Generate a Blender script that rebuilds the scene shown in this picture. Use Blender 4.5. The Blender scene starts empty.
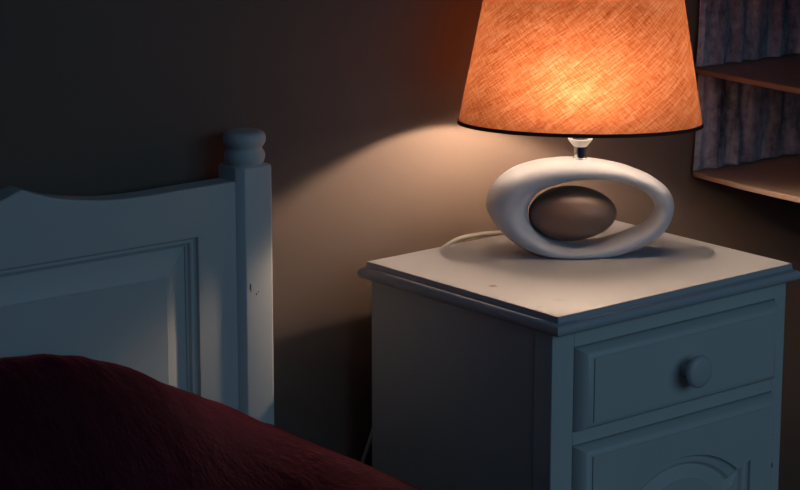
import bpy, bmesh, math, random
from mathutils import Vector, Matrix, noise

random.seed(4)
sc = bpy.context.scene
COL = sc.collection
TOP = 0.62                     # height of the bedside table top

# ------------------------------------------------------------------ helpers
def link(name, bm, mat=None, parent=None, smooth=False, bevel=0.0, segs=2, auto=None):
    bmesh.ops.recalc_face_normals(bm, faces=bm.faces[:])
    me = bpy.data.meshes.new(name)
    bm.to_mesh(me); bm.free()
    o = bpy.data.objects.new(name, me)
    COL.objects.link(o)
    if parent is not None:
        o.parent = parent
    if mat is not None:
        me.materials.append(mat)
    if smooth:
        for p in me.polygons:
            p.use_smooth = True
    if auto is not None:
        for p in me.polygons:
            p.use_smooth = True
        me.set_sharp_from_angle(angle=math.radians(auto))
    if bevel > 0:
        m = o.modifiers.new('bevel', 'BEVEL')
        m.width = bevel; m.segments = segs; m.limit_method = 'ANGLE'
        m.angle_limit = math.radians(35); m.harden_normals = False
        for p in me.polygons:
            p.use_smooth = True
        me.set_sharp_from_angle(angle=math.radians(60))
    return o

def empty(name, loc, rz, label, cat, group=None):
    o = bpy.data.objects.new(name, None)
    COL.objects.link(o)
    o.empty_display_size = 0.05
    o.location = loc; o.rotation_euler = (0, 0, rz)
    o['label'] = label; o['category'] = cat
    if group: o['group'] = group
    return o

def tag(o, label, cat, group=None):
    o['label'] = label; o['category'] = cat
    if group: o['group'] = group

def structure(o):
    o['kind'] = 'structure'
    return o

def box(bm, x0, x1, y0, y1, z0, z1):
    v = [bm.verts.new((x, y, z)) for x in (x0, x1) for y in (y0, y1) for z in (z0, z1)]
    for f in ((0,1,3,2),(4,6,7,5),(0,4,5,1),(2,3,7,6),(0,2,6,4),(1,5,7,3)):
        bm.faces.new([v[i] for i in f])

def bridge(bm, a, b, closed=True):
    n = len(a)
    for i in range(n if closed else n - 1):
        j = (i + 1) % n
        bm.faces.new((a[i], a[j], b[j], b[i]))

def loft(bm, loops, cap0=True, cap1=True):
    L = [[bm.verts.new(p) for p in lp] for lp in loops]
    for a, b in zip(L, L[1:]):
        bridge(bm, a, b)
    if cap0: bm.faces.new(L[0])
    if cap1: bm.faces.new(L[-1])
    return L

def lathe(bm, prof, n=40, ax=(0, 0, 0), axis='z'):
    loops = []
    for r, t in prof:
        lp = []
        for i in range(n):
            a = 2 * math.pi * i / n
            c, s = r * math.cos(a), r * math.sin(a)
            p = (c, s, t) if axis == 'z' else (c, -t, s)
            lp.append((p[0] + ax[0], p[1] + ax[1], p[2] + ax[2]))
        loops.append(lp)
    loft(bm, loops)

def prism_y(bm, poly, y0, y1):
    loft(bm, [[(x, y0, z) for x, z in poly], [(x, y1, z) for x, z in poly]])

def tube(bm, pts, r, n=10):
    P = [Vector(p) for p in pts]
    loops = []
    for i, p in enumerate(P):
        t = (P[min(i + 1, len(P) - 1)] - P[max(i - 1, 0)]).normalized()
        u = t.cross(Vector((0, 0, 1)))
        if u.length < 1e-3: u = t.cross(Vector((1, 0, 0)))
        u.normalize(); w = t.cross(u)
        loops.append([p + u * (r * math.cos(2*math.pi*k/n)) + w * (r * math.sin(2*math.pi*k/n)) for k in range(n)])
    loft(bm, loops)

def spline(pts, k=10):
    P = [Vector(p) for p in pts]; out = []
    for i in range(len(P) - 1):
        a, b, c, d = P[max(i-1,0)], P[i], P[i+1], P[min(i+2, len(P)-1)]
        for j in range(k):
            t = j / k
            out.append(0.5*((2*b) + (c-a)*t + (2*a-5*b+4*c-d)*t*t + (3*b-a-3*c+d)*t**3))
    out.append(P[-1])
    return out

def interp(xs, ys, x):
    if x <= xs[0]: return ys[0]
    for i in range(len(xs) - 1):
        if x <= xs[i+1]:
            t = (x - xs[i]) / (xs[i+1] - xs[i])
            m0 = (ys[i+1]-ys[i-1])/(xs[i+1]-xs[i-1]) if i > 0 else (ys[i+1]-ys[i])/(xs[i+1]-xs[i])
            m1 = (ys[i+2]-ys[i])/(xs[i+2]-xs[i]) if i+2 < len(xs) else (ys[i+1]-ys[i])/(xs[i+1]-xs[i])
            h = xs[i+1]-xs[i]
            return ((2*t**3-3*t*t+1)*ys[i] + (t**3-2*t*t+t)*h*m0 + (-2*t**3+3*t*t)*ys[i+1] + (t**3-t*t)*h*m1)
    return ys[-1]

# ---------------------------------------------------------------- materials
class NT:
    def __init__(s, name):
        s.m = bpy.data.materials.new(name); s.m.use_nodes = True
        s.t = s.m.node_tree; s.n = s.t.nodes; s.l = s.t.links
        s.b = s.n['Principled BSDF']; s.out = s.n['Material Output']
    def add(s, t, **kw):
        n = s.n.new(t)
        for k, v in kw.items():
            if k in n.inputs: n.inputs[k].default_value = v
            else: setattr(n, k, v)
        return n
    def math(s, op, a, b=None):
        n = s.add('ShaderNodeMath', operation=op)
        for i, v in enumerate((a, b)):
            if v is None: continue
            if isinstance(v, (int, float)): n.inputs[i].default_value = v
            else: s.l.new(v, n.inputs[i])
        return n.outputs[0]
    def coord(s, kind='Object', scale=(1,1,1), rot=(0,0,0)):
        tc = s.add('ShaderNodeTexCoord'); mp = s.add('ShaderNodeMapping')
        mp.inputs['Scale'].default_value = scale; mp.inputs['Rotation'].default_value = rot
        s.l.new(tc.outputs[kind], mp.inputs[0]); return mp.outputs[0]
    def noise(s, vec, scale, detail=3, rough=0.5):
        n = s.add('ShaderNodeTexNoise'); n.inputs['Scale'].default_value = scale
        n.inputs['Detail'].default_value = detail; n.inputs['Roughness'].default_value = rough
        s.l.new(vec, n.inputs['Vector']); return n.outputs['Fac']
    def ramp(s, fac, stops):
        r = s.add('ShaderNodeValToRGB'); e = r.color_ramp.elements
        e[0].position, e[0].color = stops[0][0], (*stops[0][1], 1)
        e[1].position, e[1].color = stops[-1][0], (*stops[-1][1], 1)
        for p, c in stops[1:-1]:
            k = e.new(p); k.color = (*c, 1)
        s.l.new(fac, r.inputs[0]); return r.outputs[0]
    def mix(s, fac, a, b, blend='MIX'):
        n = s.add('ShaderNodeMix', data_type='RGBA', blend_type=blend)
        for i, v in ((0, fac), (6, a), (7, b)):
            if isinstance(v, (int, float)): n.inputs[i].default_value = v
            elif isinstance(v, tuple): n.inputs[i].default_value = (*v, 1)
            else: s.l.new(v, n.inputs[i])
        return n.outputs[2]
    def bump(s, h, strength=0.2, dist=0.002):
        b = s.add('ShaderNodeBump'); b.inputs['Strength'].default_value = strength
        b.inputs['Distance'].default_value = dist
        s.l.new(h, b.inputs['Height']); s.l.new(b.outputs[0], s.b.inputs['Normal'])

def simple(name, col, rough=0.5, metal=0.0, **kw):
    t = NT(name)
    t.b.inputs['Base Color'].default_value = (*col, 1)
    t.b.inputs['Roughness'].default_value = rough
    t.b.inputs['Metallic'].default_value = metal
    for k, v in kw.items(): t.b.inputs[k].default_value = v
    return t.m

PAINT = (0.60, 0.615, 0.60)
def paint(name, grain_axis='z', chips=(), chipcol=(0.05, 0.025, 0.018), col=PAINT, rough=0.45):
    """Brushed off-white furniture paint; chips = (x, y, z, radius x, radius z, strength) in the part's own space."""
    t = NT(name)
    sc_ = {'x': (3, 60, 60), 'y': (60, 3, 60), 'z': (60, 60, 3)}[grain_axis]
    v = t.coord('Object', sc_)
    g = t.noise(v, 1.0, 4, 0.6)
    v2 = t.coord('Object')
    big = t.noise(v2, 9.0, 3)
    c = t.mix(t.ramp(big, [(0.35, (0.35,)*3), (0.7, (0.65,)*3)]), tuple(k*0.93 for k in col), tuple(min(1, k*1.04) for k in col))
    spk = t.noise(v2, 220.0, 2)
    for (cx, cy, cz, rx, rz, st) in chips:
        sub = t.add('ShaderNodeVectorMath', operation='SUBTRACT'); t.l.new(v2, sub.inputs[0]); sub.inputs[1].default_value = (cx, cy, cz)
        dv = t.add('ShaderNodeVectorMath', operation='DIVIDE'); t.l.new(sub.outputs[0], dv.inputs[0]); dv.inputs[1].default_value = (rx, max(rx, .006), rz)
        ln = t.add('ShaderNodeVectorMath', operation='LENGTH'); t.l.new(dv.outputs[0], ln.inputs[0])
        d = t.math('ADD', ln.outputs['Value'], t.math('MULTIPLY', t.math('SUBTRACT', spk, 0.5), 1.6))
        mask = t.ramp(d, [(0.55, (1, 1, 1)), (1.0, (0, 0, 0))])
        mask = t.math('MULTIPLY', mask, st)
        c = t.mix(mask, c, chipcol)
    t.l.new(c, t.b.inputs['Base Color'])
    t.b.inputs['Roughness'].default_value = rough
    t.bump(g, 0.10, 0.0015)
    return t.m

def wall_mat():
    t = NT('taupe wall paint')
    v = t.coord('Object')
    a = t.noise(v, 260, 2); b = t.noise(v, 5, 3)
    c = t.mix(b, (0.152, 0.104, 0.083), (0.167, 0.115, 0.092))
    t.l.new(c, t.b.inputs['Base Color']); t.b.inputs['Roughness'].default_value = 0.85
    t.bump(a, 0.12, 0.001)
    return t.m

def shade_mat():
    t = NT('orange linen lampshade')
    t.n.remove(t.b)
    def threads(rot, sx, sy, scale, detail=3, rough=0.6):
        v = t.coord('UV', (sx, sy, 1), (0, 0, rot))
        # Mapping rotates after scaling, so chain a rotation first
        tc = t.add('ShaderNodeTexCoord'); m1 = t.add('ShaderNodeMapping'); m1.inputs['Rotation'].default_value = (0, 0, rot)
        m2 = t.add('ShaderNodeMapping'); m2.inputs['Scale'].default_value = (sx, sy, 1)
        t.l.new(tc.outputs['UV'], m1.inputs[0]); t.l.new(m1.outputs[0], m2.inputs[0])
        return t.noise(m2.outputs[0], scale, detail, rough)
    A = threads(math.radians(-36), 48, 430, 1.0)       # slubs rising to the right
    B = threads(math.radians(46), 55, 470, 1.0)       # slubs falling to the right
    Cc = threads(math.radians(-36), 16, 120, 1.0, 2)
    Dd = threads(math.radians(-38), 700, 700, 1.0, 2)
    s = t.math('ADD', t.math('MULTIPLY', A, 0.42), t.math('MULTIPLY', B, 0.34))
    s = t.math('ADD', s, t.math('MULTIPLY', Cc, 0.24))
    s = t.math('ADD', s, t.math('MULTIPLY', t.math('SUBTRACT', Dd, 0.5), 0.10))
    tr = t.ramp(s, [(0.34, (0.076, 0.0118, 0.0026)), (0.50, (0.144, 0.0440, 0.0160)), (0.66, (0.235, 0.106, 0.060))])
    # the fabric is two-sided: linen outside, pale lining inside
    geo = t.add('ShaderNodeNewGeometry')
    df = t.mix(geo.outputs['Backfacing'], t.ramp(s, [(0.40, (0.26, 0.10, 0.045)), (0.6, (0.38, 0.17, 0.085))]), (0.80, 0.77, 0.73))
    trn = t.add('ShaderNodeBsdfTranslucent'); dif = t.add('ShaderNodeBsdfDiffuse')
    t.l.new(tr, trn.inputs['Color']); t.l.new(df, dif.inputs['Color'])
    mx = t.add('ShaderNodeMixShader'); mx.inputs[0].default_value = 0.82
    t.l.new(trn.outputs[0], mx.inputs[1]); t.l.new(dif.outputs[0], mx.inputs[2])
    t.l.new(mx.outputs[0], t.out.inputs['Surface'])
    return t.m

def spread_mat():
    t = NT('burgundy quilted bedspread')
    v = t.coord('Object', (48, 24, 26), (0, 0, .25))
    w = t.noise(v, 1.0, 3, 0.55)
    v2 = t.coord('Object', (190, 90, 120))
    f = t.noise(v2, 1.0, 2)
    v3 = t.coord('Object')
    b = t.noise(v3, 7, 2)
    c = t.mix(b, (0.022, 0.0034, 0.012), (0.034, 0.0045, 0.015))
    t.l.new(c, t.b.inputs['Base Color'])
    t.b.inputs['Roughness'].default_value = 0.8
    t.b.inputs['Sheen Weight'].default_value = 0.45; t.b.inputs['Sheen Roughness'].default_value = 0.35; t.b.inputs['Sheen Tint'].default_value = (1.0, .12, .12, 1)
    t.b.inputs['Specular IOR Level'].default_value = 0.05
    h = t.math('ADD', t.math('MULTIPLY', w, 1.0), t.math('MULTIPLY', f, 0.35))
    t.bump(h, 0.7, 0.006)
    return t.m

def lining_mat():
    t = NT('mottled grey cloth')
    v = t.coord('Object', (38, 10, 7))
    a = t.noise(v, 1.0, 5, 0.65)
    v2 = t.coord('Object')
    b = t.noise(v2, 75, 4, 0.65)
    s = t.math('ADD', t.math('MULTIPLY', a, 0.65), t.math('MULTIPLY', b, 0.35))
    c = t.ramp(s, [(0.36, (0.08, 0.075, 0.10)), (0.50, (0.33, 0.32, 0.40)), (0.64, (0.62, 0.60, 0.68))])
    t.l.new(c, t.b.inputs['Base Color']); t.b.inputs['Roughness'].default_value = 0.85
    t.bump(b, 0.4, 0.003)
    return t.m

def wood_mat(name, a, b_, axis=(6, 60, 60), rough=0.45):
    t = NT(name)
    v = t.coord('Object', axis)
    n = t.noise(v, 1.0, 5, 0.6)
    t.l.new(t.mix(n, a, b_), t.b.inputs['Base Color']); t.b.inputs['Roughness'].default_value = rough
    t.bump(n, 0.1, 0.001)
    return t.m

# ------------------------------------------------------------------ setting
WY = 0.44
RX = 1.00
WALL = wall_mat()
bm = bmesh.new(); box(bm, -2.9, RX + .1, WY, WY + .1, 0, 2.5)
structure(link('wall_back', bm, WALL))
bm = bmesh.new(); box(bm, RX, RX + .1, -1.0, WY, 0, 2.5)
structure(link('wall_right', bm, WALL))
bm = bmesh.new(); box(bm, -2.9, RX + .1, -3.2, WY + .1, -.08, 0)
structure(link('floor', bm, wood_mat('dark oak floor', (0.055, 0.032, 0.02), (0.10, 0.06, 0.038), (60, 5, 60))))

# --------------------------------------------------------------- nightstand
NTH = math.radians(2.51)
NC = Vector((.222, .195))
def nrot(x, y):
    c, s = math.cos(NTH), math.sin(NTH)
    return (c*x - s*y, s*x + c*y)
nl = nrot(NC.x, NC.y)
NS = empty('nightstand', (nl[0], nl[1], 0), NTH,
           'pale painted wooden nightstand with a drawer and arched door, under the glowing lamp', 'nightstand')
def N(bm):
    for v in bm.verts:
        v.co.x -= NC.x; v.co.y -= NC.y
    return bm
D_ = .381
X0, X1 = .0014, .4424          # carcass sides
YF = .011                      # front of the face frame
YB = D_ - .006

# top board: stepped moulded edge
def rect(x0, x1, y0, y1, z): return [(x0, y0, z), (x1, y0, z), (x1, y1, z), (x0, y1, z)]
bm = bmesh.new()
lp = []
prof = [(.013, -.0245), (.0, -.0243), (-.0058, -.0236), (-.0085, -.0212), (-.0096, -.0175), (-.0094, -.0145), (-.0076, -.0116), (-.0048, -.0098), (-.0030, -.0093),
        (-.0022, -.0086), (-.0006, -.0080), (-.0010, -.0070), (-.0004, -.0045), (0.0, -.0020), (.0001, -.0008), (.0010, 0.0)]
for d, z in prof:
    lp.append(rect(d, .4395 - d, d, D_ - d, TOP + z))
loft(bm, lp)
top = link('top_board', N(bm), paint('painted top', 'x', chips=[(.0423-NC.x, .1697-NC.y, TOP, .0065, .0065, .85), (.0046+.012-NC.x, .052-NC.y, TOP, .006, .004, .22), (.06-NC.x, .06-NC.y, TOP, .010, .004, .15)],
           chipcol=(0.20, 0.10, 0.055), col=(0.50, 0.50, 0.525), rough=.6), NS, auto=40)

# carcass: side panels, back, bottom, face frame
ZC = TOP - .024
bm = bmesh.new()
box(bm, X0 + .0015, X0 + .018, YF + .036, YB, .05, ZC)
link('side_panel', N(bm), paint('side paint', 'z', col=(.56, .57, .56)), NS, bevel=.001)
bm = bmesh.new()
box(bm, X1 - .018, X1 - .0015, YF + .036, YB, .05, ZC)
link('side_panel', N(bm), paint('side paint right', 'z'), NS, bevel=.001)
bm = bmesh.new(); box(bm, X0 + .018, X1 - .018, YB - .008, YB - .001, .06, ZC)
link('back_panel', N(bm), paint('back paint', 'z'), NS)
bm = bmesh.new(); box(bm, X0 + .018, X1 - .018, YF + .03, YB - .008, .075, .09)
link('bottom_panel', N(bm), paint('bottom paint', 'x'), NS)
DX0, DX1 = .0406, .4185
DZ0, DZ1, DZ2 = TOP - .0506, TOP - .1618, TOP - .1827
DZ3 = .105
bm = bmesh.new()
box(bm, X0, DX0 - .0012, YF, YF + .0345, .0, ZC)
box(bm, DX1 + .0012, X1, YF, YF + .0345, .0, ZC)
for z0, z1 in ((DZ0 + .0012, ZC), (DZ2 + .0012, DZ1 - .0012), (.05, DZ3 - .0012)):
    box(bm, DX0 - .0012, DX1 + .0012, YF, YF + .03, z0, z1)
link('face_frame', N(bm), paint('frame paint', 'z', chips=[(.424-NC.x, YF-NC.y, TOP-.2414, .0016, .0045, 1), (.4266-NC.x, YF-NC.y, TOP-.2902, .0022, .0045, 1), (.4235-NC.x, YF-NC.y, TOP-.268, .0014, .002, 1), (.425-NC.x, YF-NC.y, TOP-.253, .001, .003, .8)]), NS, bevel=.0015)
bm = bmesh.new()
box(bm, X0 - .006, X1 + .006, YF - .006, YB, 0, .052)
link('plinth', N(bm), paint('plinth paint', 'x'), NS, bevel=.003)

def raised_front(bm, x0, x1, z0, z1, yb, t, wl, wt, face=True):
    """slab with wide shaped bevel; z0 top, z1 bottom"""
    pr = [(0.0, .014)] + [((1 - math.cos(a))*.96, .0035 - .0200*math.sin(a)) for a in [math.pi/2*q/9 for q in range(10)]] + [(1.0, -.0166), (1.0, -t)]
    loops = []
    for k, y in pr:
        a, b = wl * k, wt * k
        loops.append([(x0 + a, yb + y, z1 + b), (x1 - a, yb + y, z1 + b), (x1 - a, yb + y, z0 - b), (x0 + a, yb + y, z0 - b)])
    return loft(bm, loops, True, face)

bm = bmesh.new()
raised_front(bm, DX0, DX1, DZ0, DZ1, YF, .0185, .019, .0125)
drawer = link('drawer', N(bm), paint('drawer paint', 'x'), NS, auto=32)
# turned knob of the drawer
bm = bmesh.new()
kc = (.2285 - NC.x, YF - .0185 - NC.y, TOP - .1075)
lathe(bm, [(.0125, -.002), (.0125, .002), (.0095, .005), (.0088, .009), (.0105, .013), (.0165, .0165), (.0208, .0195), (.0222, .0225), (.0218, .0255), (.0195, .0278), (.014, .0292), (.006, .0297), (.0005, .0298)], 48, kc, 'y')
link('knob', bm, paint('knob paint', 'x', col=(.56, .57, .565)), drawer, smooth=True)

# door with a cathedral-arched panel
ARU = .2275
def arch_poly(off=0.0, n=26):
    ul, ur = .0935 + off, .3615 - off
    zb = DZ3 + .055 + off
    zs = TOP - .2632 - off                         # square shoulders
    hw = .1085 - off                               # half width of the arch springing
    zsp = TOP - .2722 - off
    zpk = TOP - .2315 - off
    p = [(ul, zb), (ur, zb), (ur, zs)]
    a = hw; h = zpk - zsp
    R = (a*a + h*h) / (2*h); zc = zpk - R
    th = math.asin(a / R)
    for i in range(n + 1):
        t = th - 2 * th * i / n
        p.append((ARU + R * math.sin(t), zc + R * math.cos(t)))
    p += [(ul, zs)]
    return p
bm = bmesh.new()
L = raised_front(bm, DX0, DX1, DZ2, DZ3, YF, .0185, .019, .0125, face=False)
yfc = YF - .0185
A0 = [bm.verts.new((x, yfc, z)) for x, z in arch_poly(0)]
edges = []
for lpv in (L[-1], A0):
    for i in range(len(lpv)):
        a, b = lpv[i], lpv[(i + 1) % len(lpv)]
        e = bm.edges.get((a, b)) or bm.edges.new((a, b))
        edges.append(e)
bmesh.ops.triangle_fill(bm, use_beauty=True, use_dissolve=False, edges=edges)
prev = A0
for off, y in ((.0010, .0044), (.0040, .0062), (.0080, .0056), (.0110, .0066), (.0132, .0100), (.0150, .0110)):
    cur = [bm.verts.new((x, yfc + y, z)) for x, z in arch_poly(off)]
    bridge(bm, prev, cur); prev = cur
door = link('door', N(bm), paint('door paint', 'z'), NS, auto=32)
bm = bmesh.new()
loops = [[(x, yfc + y, z) for x, z in arch_poly(off)] for off, y in ((.0148, .0135), (.0148, .0104), (.016, .0100), (.032, .0045), (.0325, .0030))]
loft(bm, loops)
link('door_panel', N(bm), paint('door panel paint', 'z'), door, auto=32)
bm = bmesh.new()
kc = (.0665 - NC.x, YF - .0185 - NC.y, .36)
lathe(bm, [(.0125, -.002), (.0125, .002), (.0095, .005), (.0088, .009), (.0105, .013), (.0165, .0165), (.0208, .0195), (.0222, .0225), (.0218, .0255), (.0195, .0278), (.014, .0292), (.006, .0297), (.0005, .0298)], 40, kc, 'y')
link('knob', bm, paint('door knob paint', 'x'), door, smooth=True)

# --------------------------------------------------------------------- lamp
LR = math.radians(-37.44)
LAMP = empty('table_lamp', (.2516, .2439, TOP + .0004), LR,
             'table lamp with glowing orange linen shade and white ring base holding a brown egg', 'lamp')
outer = [(-0.1314,.0672),(-.1226,.0945),(-.1002,.1150),(-.0688,.1270),(-.0373,.1320),(-.0012,.1325),(.0349,.1283),(.0712,.1185),(.1032,.1033),(.1217,.0872),(.1288,.0696),(.1268,.0520),(.1150,.0300),(.0900,.0125),(.0604,.0010),(.0241,-.0050),(-.0169,-.0050),(-.0600,.0008),(-.0790,.0080),(-.1025,.0235),(-.1215,.0450)]
inner = [(-.0735,.0610),(-.0637,.0834),(-.0322,.0985),(-.0052,.1040),(.0264,.1042),(.0581,.1002),(.0809,.0910),(.0971,.0770),(.1028,.0650),(.0995,.0530),(.0867,.0392),(.0640,.0285),(.0416,.0200),(.0145,.0140),(-.0173,.0140),(-.0493,.0240),(-.0680,.0400)]
CX, CZ = .012, .060
def polar(pts):
    q = sorted((math.atan2(z - CZ, x - CX), math.hypot(x - CX, z - CZ)) for x, z in pts)
    a = [t for t, _ in q]; r = [v for _, v in q]
    a = [t - 2*math.pi for t in a[-4:]] + a + [t + 2*math.pi for t in a[:4]]
    r = r[-4:] + r + r[:4]
    return a, r
ao, ro = polar(outer); ai, ri = polar(inner)
bm = bmesh.new()
NA, NM = 128, 28
rings = []
for i in range(NA):
    t = -math.pi + 2*math.pi*i/NA
    R1, R0 = interp(ao, ro, t), interp(ai, ri, t)
    mid, hr = (R1 + R0)/2, (R1 - R0)/2
    dep = .0365 - .006*math.cos(t) + .009*max(0.0, -math.sin(t))
    ring = []
    for k in range(NM):
        a = 2*math.pi*k/NM
        c, s = math.cos(a), math.sin(a)
        e = 2/2.25
        rr = mid + hr*math.copysign(abs(c)**e, c)
        yy = dep*math.copysign(abs(s)**e, s)
        z = CZ + rr*math.sin(t)
        ring.append(bm.verts.new((CX + rr*math.cos(t), yy, max(z, 0.0))))
    rings.append(ring)
for i in range(NA):
    bridge(bm, rings[i], rings[(i+1) % NA])
lamp_base = link('base', bm, simple('white glazed ceramic', (.57, .59, .67), .4), LAMP, smooth=True)
lamp_base['label'] = 'white ceramic ring base'

bm = bmesh.new()
EA, EB, EC = .0610, .0360, .0385
NE = 48
loops = []
for i in range(1, NE):
    a = math.pi*i/NE
    x = -EA*math.cos(a)
    s = math.sin(a) * (1 - .07*x/EA)
    loops.append([(-.0111 + x, EB*s*math.cos(2*math.pi*k/40), .0552 + EC*s*math.sin(2*math.pi*k/40) + .015*(x)*.2) for k in range(40)])
loft(bm, loops)
egg = link('egg_ornament', bm, simple('brown satin ceramic', (.155, .096, .075), .32), LAMP, smooth=True)
egg['label'] = 'brown egg-shaped insert'

SX = -.0024
bm = bmesh.new()
lathe(bm, [(.0098, .1315), (.0098, .1335), (.0082, .1345), (.0082, .1505), (.0070, .1512), (.0070, .154)], 36, (SX, 0, 0))
st = link('stem', bm, simple('polished chrome', (.72, .74, .78), .12, 1.0), LAMP, auto=40); st['label'] = 'chrome stem'
bm = bmesh.new()
lathe(bm, [(.0078, .1498), (.0092, .1500), (.0110, .1520), (.0166, .1590), (.0172, .1612), (.0164, .1618), (.0152, .1600), (.0115, .1560), (.0110, .1545), (.0005, .1545)], 40, (SX, 0, 0))
sk = link('socket_cup', bm, simple('white socket plastic', (.74, .73, .73), .4), LAMP, auto=40); sk['label'] = 'white plastic socket cup'
bm = bmesh.new()
lathe(bm, [(.0100, .1546), (.0108, .1560), (.0108, .1835), (.0005, .1837)], 40, (SX, 0, 0))
sk = link('socket', bm, simple('dark socket', (.03, .028, .028), .5), LAMP, auto=40); sk['label'] = 'dark bulb socket'
bm = bmesh.new()
lathe(bm, [(.0120, .184), (.0135, .187), (.0150, .192), (.0215, .200), (.0260, .208), (.0280, .2122), (.0280, .2138), (.0005, .2139)], 36, (SX, 0, 0))
bulb = link('light_bulb', bm, simple('white bulb housing', (.75, .73, .70), .5), LAMP, auto=40)
bm = bmesh.new()
lathe(bm, [(.0238, .2141)] + [(.0240*math.cos(a), .2142 + .029*math.sin(a)) for a in [math.pi/2*k/12 for k in range(12)]] + [(.0005, .2433)], 36, (SX, 0, 0))
t = NT('lit bulb glass')
t.b.inputs['Base Color'].default_value = (.9, .88, .85, 1)
t.b.inputs['Emission Color'].default_value = (1.0, .745, .535, 1)
t.b.inputs['Emission Strength'].default_value = 1220.0
gl = link('bulb_dome', bm, t.m, bulb, smooth=True); gl['label'] = 'glowing frosted bulb dome'

# shade: oval, tapered, tilted slightly to the right
SZ0, SZ1 = .1827, .418
YAW = math.radians(-8)
SH_M = Matrix.Rotation(math.radians(1.2), 3, 'X') @ Matrix.Rotation(math.radians(-.5), 3, 'Y')   # the shade sits a little crooked
def shade_ring(z, off=0.0, n=128):
    k = (z - SZ0)
    a = .1680 - .184*k + off; b = .0865 - .095*k + off
    out = []
    for i in range(n):
        q = 2*math.pi*i/n
        x, y, zz = a*math.cos(q), b*math.sin(q), z - SZ0
        x, y = x*math.cos(YAW) - y*math.sin(YAW), x*math.sin(YAW) + y*math.cos(YAW)
        v = SH_M @ Vector((x, y, 0))
        out.append((-.0036 + v.x + .012*zz, v.y - .015*zz, SZ0 + v.z + zz))
    return out
bm = bmesh.new()
uvl = bm.loops.layers.uv.new('UVMap')
zs = [SZ0 + (SZ1 - SZ0)*i/16 for i in range(17)]
R_ = [[bm.verts.new(p) for p in shade_ring(z)] for z in zs]
n = 128
arc = [0.0]
pr = shade_ring(SZ0)
for i in range(n):
    a, b = Vector(pr[i]), Vector(pr[(i+1) % n]); arc.append(arc[-1] + (a-b).length*.92)
for j in range(16):
    for i in range(n):
        k = (i+1) % n
        f = bm.faces.new((R_[j][i], R_[j][k], R_[j+1][k], R_[j+1][i]))
        for lpx, (u, v) in zip(f.loops, ((arc[i], zs[j]), (arc[i+1], zs[j]), (arc[i+1], zs[j+1]), (arc[i], zs[j+1]))):
            lpx[uvl].uv = (u, v)
shade = link('lamp_shade', bm, shade_mat(), LAMP, smooth=True)
shade['label'] = 'orange woven linen shade'
def hoop(name, z0, z1, mat):
    bm = bmesh.new()
    o0, o1 = shade_ring(z0, .0012), shade_ring(z1, .0012)
    i0, i1 = shade_ring(z0, -.0016), shade_ring(z1, -.0016)
    V = [[bm.verts.new(p) for p in q] for q in (o0, o1, i1, i0)]
    for a in range(4): bridge(bm, V[a], V[(a+1) % 4])
    o = link(name, bm, mat, shade, auto=40); return o
dk = simple('dark brown binding tape', (.022, .012, .010), .7)
hoop('bottom_trim', SZ0 - .0022, SZ0 + .0028, dk)['label'] = 'dark brown bottom binding'
hoop('top_trim', SZ1 - .003, SZ1 + .002, dk)['label'] = 'dark brown top binding'
bm = bmesh.new()
tr_ = shade_ring(SZ1 - .004)
for i in (0, 64, 32, 96):
    tube(bm, [Vector((SX, 0, .261)) + (Vector((0, 0, 0))), (Vector((SX, 0, .27)) + Vector(tr_[i]))/2 + Vector((0, 0, .03)), Vector(tr_[i])], .0012, 6)
for i in (0, 64):
    x = .033 if i == 0 else -.033
    tube(bm, spline([(SX + x*.42, 0, .178), (SX + x*1.05, 0, .2), (SX + x*1.05, 0, .24), (SX + x*.3, 0, .2605), (SX, 0, .262)]), .0011, 6)
link('shade_carrier', bm, simple('steel wire', (.5, .5, .5), .3, 1.0), shade)

# power cord (world points turned into the lamp's space)
def lampspace(p):
    d = Vector(p) - Vector((.2516, .2439, TOP))
    c, s = math.cos(-LR), math.sin(-LR)
    return (c*d.x - s*d.y, s*d.x + c*d.y, d.z)
cp = [(.268, .268, TOP + .008), (.262, .325, TOP + .0042), (.246, .372, TOP + .0040), (.222, .3885, TOP + .0042), (.197, .3955, TOP + .0045), (.162, .3965, TOP + .0036), (.138, .3985, TOP - .004), (.118, .404, TOP - .022),
      (.092, .412, TOP - .08), (.055, .418, TOP - .18), (.0171, .4195, .346), (.0029, .4195, .3117), (-.012, .418, .26), (-.015, .416, .15), (.0, .415, .04), (.06, .415, .006), (.2, .42, .005)]
bm = bmesh.new()
tube(bm, [lampspace(p) for p in spline(cp, 8)], .0032, 10)
cd = link('power_cord', bm, simple('white cord', (.62, .58, .53), .5), LAMP, smooth=True); cd['label'] = 'white power cord'

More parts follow.
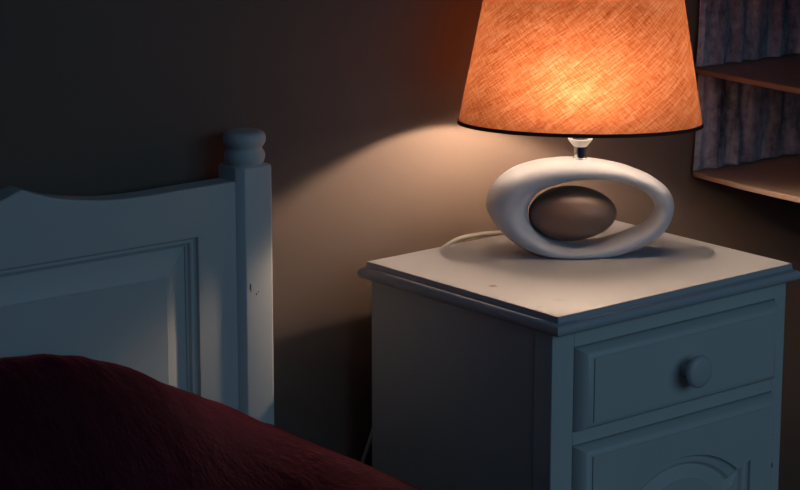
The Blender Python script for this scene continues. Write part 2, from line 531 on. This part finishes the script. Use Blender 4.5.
# ---------------------------------------------------------------------- bed
BED = empty('bed', (-.70, .389, 0), 0, 'pale painted wooden bed with raised-panel headboard and round post finial', 'bed')
BO = Vector((-.70, .389, 0))
def B(bm):
    for v in bm.verts: v.co -= BO
    return bm
BC = -.70
YR = .370                       # front of the rails
YK = .405                       # back of the rails
PXL, PXR = -.2385, -.1845       # right post
def post(name, xl, xr, parent, mat):
    c = .0092; y0, y1 = .3605, .414
    def oct_(z, d=0.0):
        a, b, e, f = xl + d, xr - d, y0 + d, y1 - d
        return [(a + c, e, z), (b - c*.45, e, z), (b, e + c*.45, z), (b, f - c*.5, z), (b - c*.5, f, z), (a + c*.5, f, z), (a, f - c*.5, z), (a, e + c, z)]
    bm = bmesh.new()
    loft(bm, [oct_(0), oct_(.7775), oct_(.7797, .0010), oct_(.7812, .0038)])
    o = link(name, B(bm), mat, parent, bevel=.0012)
    bm = bmesh.new()
    cx, cy = (xl + xr)/2, (y0 + y1)/2
    z = .7805
    lathe(bm, [(.0225, z - .002), (.0232, z + .001), (.0252, z + .0035), (.0269, z + .008), (.0272, z + .012), (.0262, z + .0160), (.0242, z + .0188), (.0232, z + .0205), (.0234, z + .0228),
               (.0254, z + .0255), (.0274, z + .0290), (.0282, z + .0330), (.0280, z + .0370), (.0266, z + .0405), (.0236, z + .0430), (.019, z + .0440), (.010, z + .0443), (.0005, z + .0444)], 48, (cx, cy, 0))
    link('finial', B(bm), paint('finial paint', 'z'), o, smooth=True)
    return o
chip = [(-.2233 - BO.x, .3605 - BO.y, .6215, .0018, .0062, 1), (-.2222 - BO.x, .3605 - BO.y, .6150, .0016, .003, .8), (-.2135 - BO.x, .3605 - BO.y, .6090, .0014, .002, 1), (-.2105 - BO.x, .3605 - BO.y, .6115, .0011, .002, .7)]
post('bedpost', PXL, PXR, BED, paint('bedpost paint', 'z', chips=chip, chipcol=(.04, .022, .018)))
post('bedpost', 2*BC - PXR, 2*BC - PXL, BED, paint('bedpost paint far', 'z'))

# headboard rails with the shaped top edge
half = [(-.2345, .7625), (-.3115, .7617), (-.3685, .7609), (-.4069, .7617), (-.4300, .7632), (-.4505, .7658), (-.4777, .7702), (-.5046, .7758), (-.5303, .7841), (-.5406, .7884), (-.5500, .7926),
        (-.5614, .7896), (-.5712, .7855), (-.5850, .7812), (-.606, .7755), (-.64, .769), (-.68, .7655)]
curve = [(x, z) for x, z in half] + [(2*BC - x, z) for x, z in reversed(half)]
PR, PL = -.2970, 2*BC + .2970
PT, PB = .6970, .33
bm = bmesh.new()
poly = curve + [(2*BC + .2345, .20), (-.2345, .20)]
Fo = [bm.verts.new((x, YR, z)) for x, z in poly]; Ko = [bm.verts.new((x, YK, z)) for x, z in poly]
Fi = [bm.verts.new((x, YR, z)) for x, z in ((PR, PT), (PL, PT), (PL, PB), (PR, PB))]
Ki = [bm.verts.new((x, YK, z)) for x, z in ((PR, PT), (PL, PT), (PL, PB), (PR, PB))]
for O, I in ((Fo, Fi), (Ko, Ki)):
    ed = []
    for lpv in (O, I):
        for i in range(len(lpv)):
            a, b = lpv[i], lpv[(i+1) % len(lpv)]
            ed.append(bm.edges.get((a, b)) or bm.edges.new((a, b)))
    bmesh.ops.triangle_fill(bm, use_beauty=True, edges=ed)
bridge(bm, Fo, Ko)
hb = link('headboard_frame', B(bm), paint('headboard paint', 'x'), BED, bevel=.0022, segs=2)
# hidden reverse of the opening is closed by the panel; moulding inside the opening
def inset(off, y): return [(PR - off, y, PT - off), (PL + off, y, PT - off), (PL + off, y, PB + off), (PR - off, y, PB + off)]
bm = bmesh.new()
loft(bm, [inset(-.001, YR + .030), inset(0, YR + .0005), inset(.0015, YR + .0045), inset(.0042, YR + .0062), inset(.0062, YR + .0058), inset(.0084, YR + .0066), inset(.0105, YR + .0105), inset(.0130, YR + .0120), inset(.0131, YR + .030)], False, False)
link('panel_moulding', B(bm), paint('moulding paint', 'x'), BED, auto=30)
bm = bmesh.new()
loft(bm, [inset(.0128, YR + .026), inset(.0128, YR + .0140), inset(.0135, YR + .0135), inset(.0470, YR + .0025), inset(.0480, YR + .0012), inset(.0486, YR + .0008)])
link('raised_panel', B(bm), paint('raised panel paint', 'x'), BED, auto=20)
for s in (-1, 1):
    bm = bmesh.new()
    xo = BC + s*.465
    box(bm, min(xo, xo - s*.022), max(xo, xo - s*.022), -1.62, .3605, .20, .33)
    link('side_rail', B(bm), paint('side rail paint', 'y'), BED, bevel=.003)
bm = bmesh.new()
box(bm, BC - .443, BC + .443, -1.60, .36, .235, .255)
link('slat_base', B(bm), paint('slat paint', 'x'), BED)
for s in (-1, 1):
    bm = bmesh.new(); box(bm, BC + s*.46 - .033, BC + s*.46 + .033, -1.68, -1.62, 0, .42)
    link('leg', B(bm), paint('leg paint', 'z'), BED, bevel=.004)

bm = bmesh.new()
box(bm, BC - .44, BC + .44, -1.59, .350, .256, .315)
ma = link('mattress', bm, simple('white ticking', (.6, .6, .62), .8), bevel=.02, segs=4)
tag(ma, 'white mattress lying in the bed beneath the burgundy bedspread', 'mattress')

# bedspread with a pillow shape beneath it
XE = -.2150
def sm(a, b, x):
    t = max(0, min(1, (x - a)/(b - a))); return t*t*(3 - 2*t)
HS = [0, .015, .05, .10, .15, .20, .245, .28, .32, .36, .42, .50]
HZ = [.4300, .4420, .4650, .4920, .5180, .5450, .5620, .5745, .5855, .5920, .5950, .5965]
FZ = [.4300, .4440, .4490, .4320, .4060, .3800, .3600, .3480, .3400, .3370, .3370, .3390]
def top_z(x, y):
    s = XE - x if x > BC else (x - (2*BC - XE))
    a = interp(HS, HZ, max(0, s)); b = interp(HS, FZ, max(0, s))
    w = 1 - sm(.0, .30, .34 - y)
    z = b + (a - b)*w
    # fold line running off the pillow
    z += -.006*sm(.28, .4, s)*w
    z += .004*noise.noise((x*9, y*5, 1.3)) + .0018*noise.noise((x*38, y*14, 4.1)) + .0009*noise.noise((x*90, y*40, 9))
    return z
bm = bmesh.new()
NYS = 240; rows = []
for j in range(NYS + 1):
    y = .353 - 1.955*(j/NYS)
    row = []
    XL = 2*BC - XE
    for k in range(-14, 0):      # left drape
        d = -k/14; row.append((XL - .045*(1 - math.exp(-d*5)), y, top_z(XL, y) - .002 - .23*d))
    nx = 150
    for k in range(nx + 1):
        x = XL + (XE - XL)*k/nx
        row.append((x, y, top_z(x, y)))
    for k in range(1, 23):
        d = k/22
        q = min(1, d/.22)
        xx = XE + .034*math.sin(q*math.pi/2) + .006*noise.noise((2.0, y*7, d*2)) * d
        zz = top_z(XE, y) - .030*(1 - math.cos(q*math.pi/2)) - max(0, d - .22)*.25
        row.append((xx, y, zz))
    rows.append([bm.verts.new(p) for p in row])
for a, b in zip(rows, rows[1:]): bridge(bm, a, b, False)
sp = link('bedspread', bm, spread_mat(), smooth=True)
m = sp.modifiers.new('thickness', 'SOLIDIFY'); m.thickness = .008; m.offset = -1
tag(sp, 'dark burgundy quilted bedspread humped over the bed below the headboard', 'bedspread')

# ------------------------------------------------------------- shelving unit
SU = empty('shelf_unit', (.82, .16, 0.60), 0, 'brown wooden open shelf unit lined with mottled grey cloth, right of the lamp', 'shelf')
SO = Vector((.82, .16, .60))
def S(bm):
    for v in bm.verts: v.co -= SO
    return bm
YN = -.20
def board_poly():
    # gently bowed open edge facing the bed, rounded at the wall end
    p = [(.654, .4385), (.6468, .428), (.6435, .400), (.6420, .365), (.6390, .325), (.6385, .28), (.6390, .24), (.640, .20), (.641, .1), (.642, 0), (.642, YN)]
    p += [(.985, YN), (.985, .4385)]
    return p
WD = wood_mat('brown shelf wood', (.27, .175, .13), (.38, .27, .21), (40, 5, 40), .4)
for zt in (.6535, .8150, .977):
    bm = bmesh.new()
    pts = board_poly()
    loft(bm, [[(x, y, zt - .009) for x, y in pts], [(x, y, zt) for x, y in pts]])
    link('shelf_board', S(bm), WD, SU, bevel=.002)
bm = bmesh.new(); box(bm, .985, .999, YN, .4385, .62, 1.15)
link('back_panel', S(bm), simple('dark backing board', (.05, .035, .03), .7), SU)
# cloth lining on the wall end, one hanging per compartment
for z0, z1 in ((.6545, .8055), (.8160, .9675), (.978, 1.14)):
    bm = bmesh.new(); g = []
    for j in range(31):
        row = []
        v = j/30; z = z0 + (z1 - z0)*v
        for i in range(121):
            u = i/120
            x = .6535 - .0050*(1 - v)**3 + u*.33
            fold = .0050*math.sin(u*46 + 2.2*noise.noise((u*6, v*1.2, z0))) + .004*noise.noise((u*22, v*2.5, z0*7))
            fold *= min(1, u*14)
            y = .4265 + fold*(.55 + .45*(1 - v))
            if u < .012: y += .006
            row.append(bm.verts.new((x, y, z)))
        g.append(row)
    for a, b in zip(g, g[1:]): bridge(bm, a, b, False)
    o = link('cloth_lining', S(bm), lining_mat(), SU, smooth=True)
    mm = o.modifiers.new('thickness', 'SOLIDIFY'); mm.thickness = .002; mm.offset = -1
    o['label'] = 'mottled grey cloth lining'

# ------------------------------------------------------------------ lighting
w = bpy.data.worlds.new('World'); sc.world = w; w.use_nodes = True
bg = w.node_tree.nodes['Background']
bg.inputs['Color'].default_value = (.30, .52, 1.0, 1); bg.inputs['Strength'].default_value = 0.034
ld = bpy.data.lights.new('window_daylight', 'AREA')
ld.shape = 'RECTANGLE'; ld.size = 2.6; ld.size_y = 1.3; ld.energy = 11.5; ld.color = (.40, .73, 1.0)
lo = bpy.data.objects.new('window_daylight', ld); COL.objects.link(lo)
lo.location = (.45, -2.9, 1.6)
d = Vector((.0, .3, .6)) - lo.location
lo.rotation_euler = d.to_track_quat('-Z', 'Y').to_euler()

# -------------------------------------------------------------------- camera
cd_ = bpy.data.cameras.new('camera'); cam = bpy.data.objects.new('camera', cd_); COL.objects.link(cam)
cd_.sensor_width = 36.0; cd_.sensor_fit = 'HORIZONTAL'
cd_.lens = 2500.216 / 800 * 36.0
cd_.clip_start = .05
Rr = Vector((.794, -.6079, .0005)); Uu = Vector((.1422, .1866, .9721)); Fw = Vector((.591, .7718, -.2346))
M3 = Matrix((Rr, Uu, -Fw)).transposed()
cam.matrix_world = Matrix.Translation((-2.0049, -2.2904, 1.4466)) @ M3.to_4x4()
sc.camera = cam

vs = sc.view_settings
vs.view_transform = 'Standard'; vs.look = 'None'; vs.exposure = 0.0; vs.gamma = 1.0; vs.use_curve_mapping = False
sc.cycles.max_bounces = 8; sc.cycles.diffuse_bounces = 5
sc.cycles.sample_clamp_indirect = 4.0
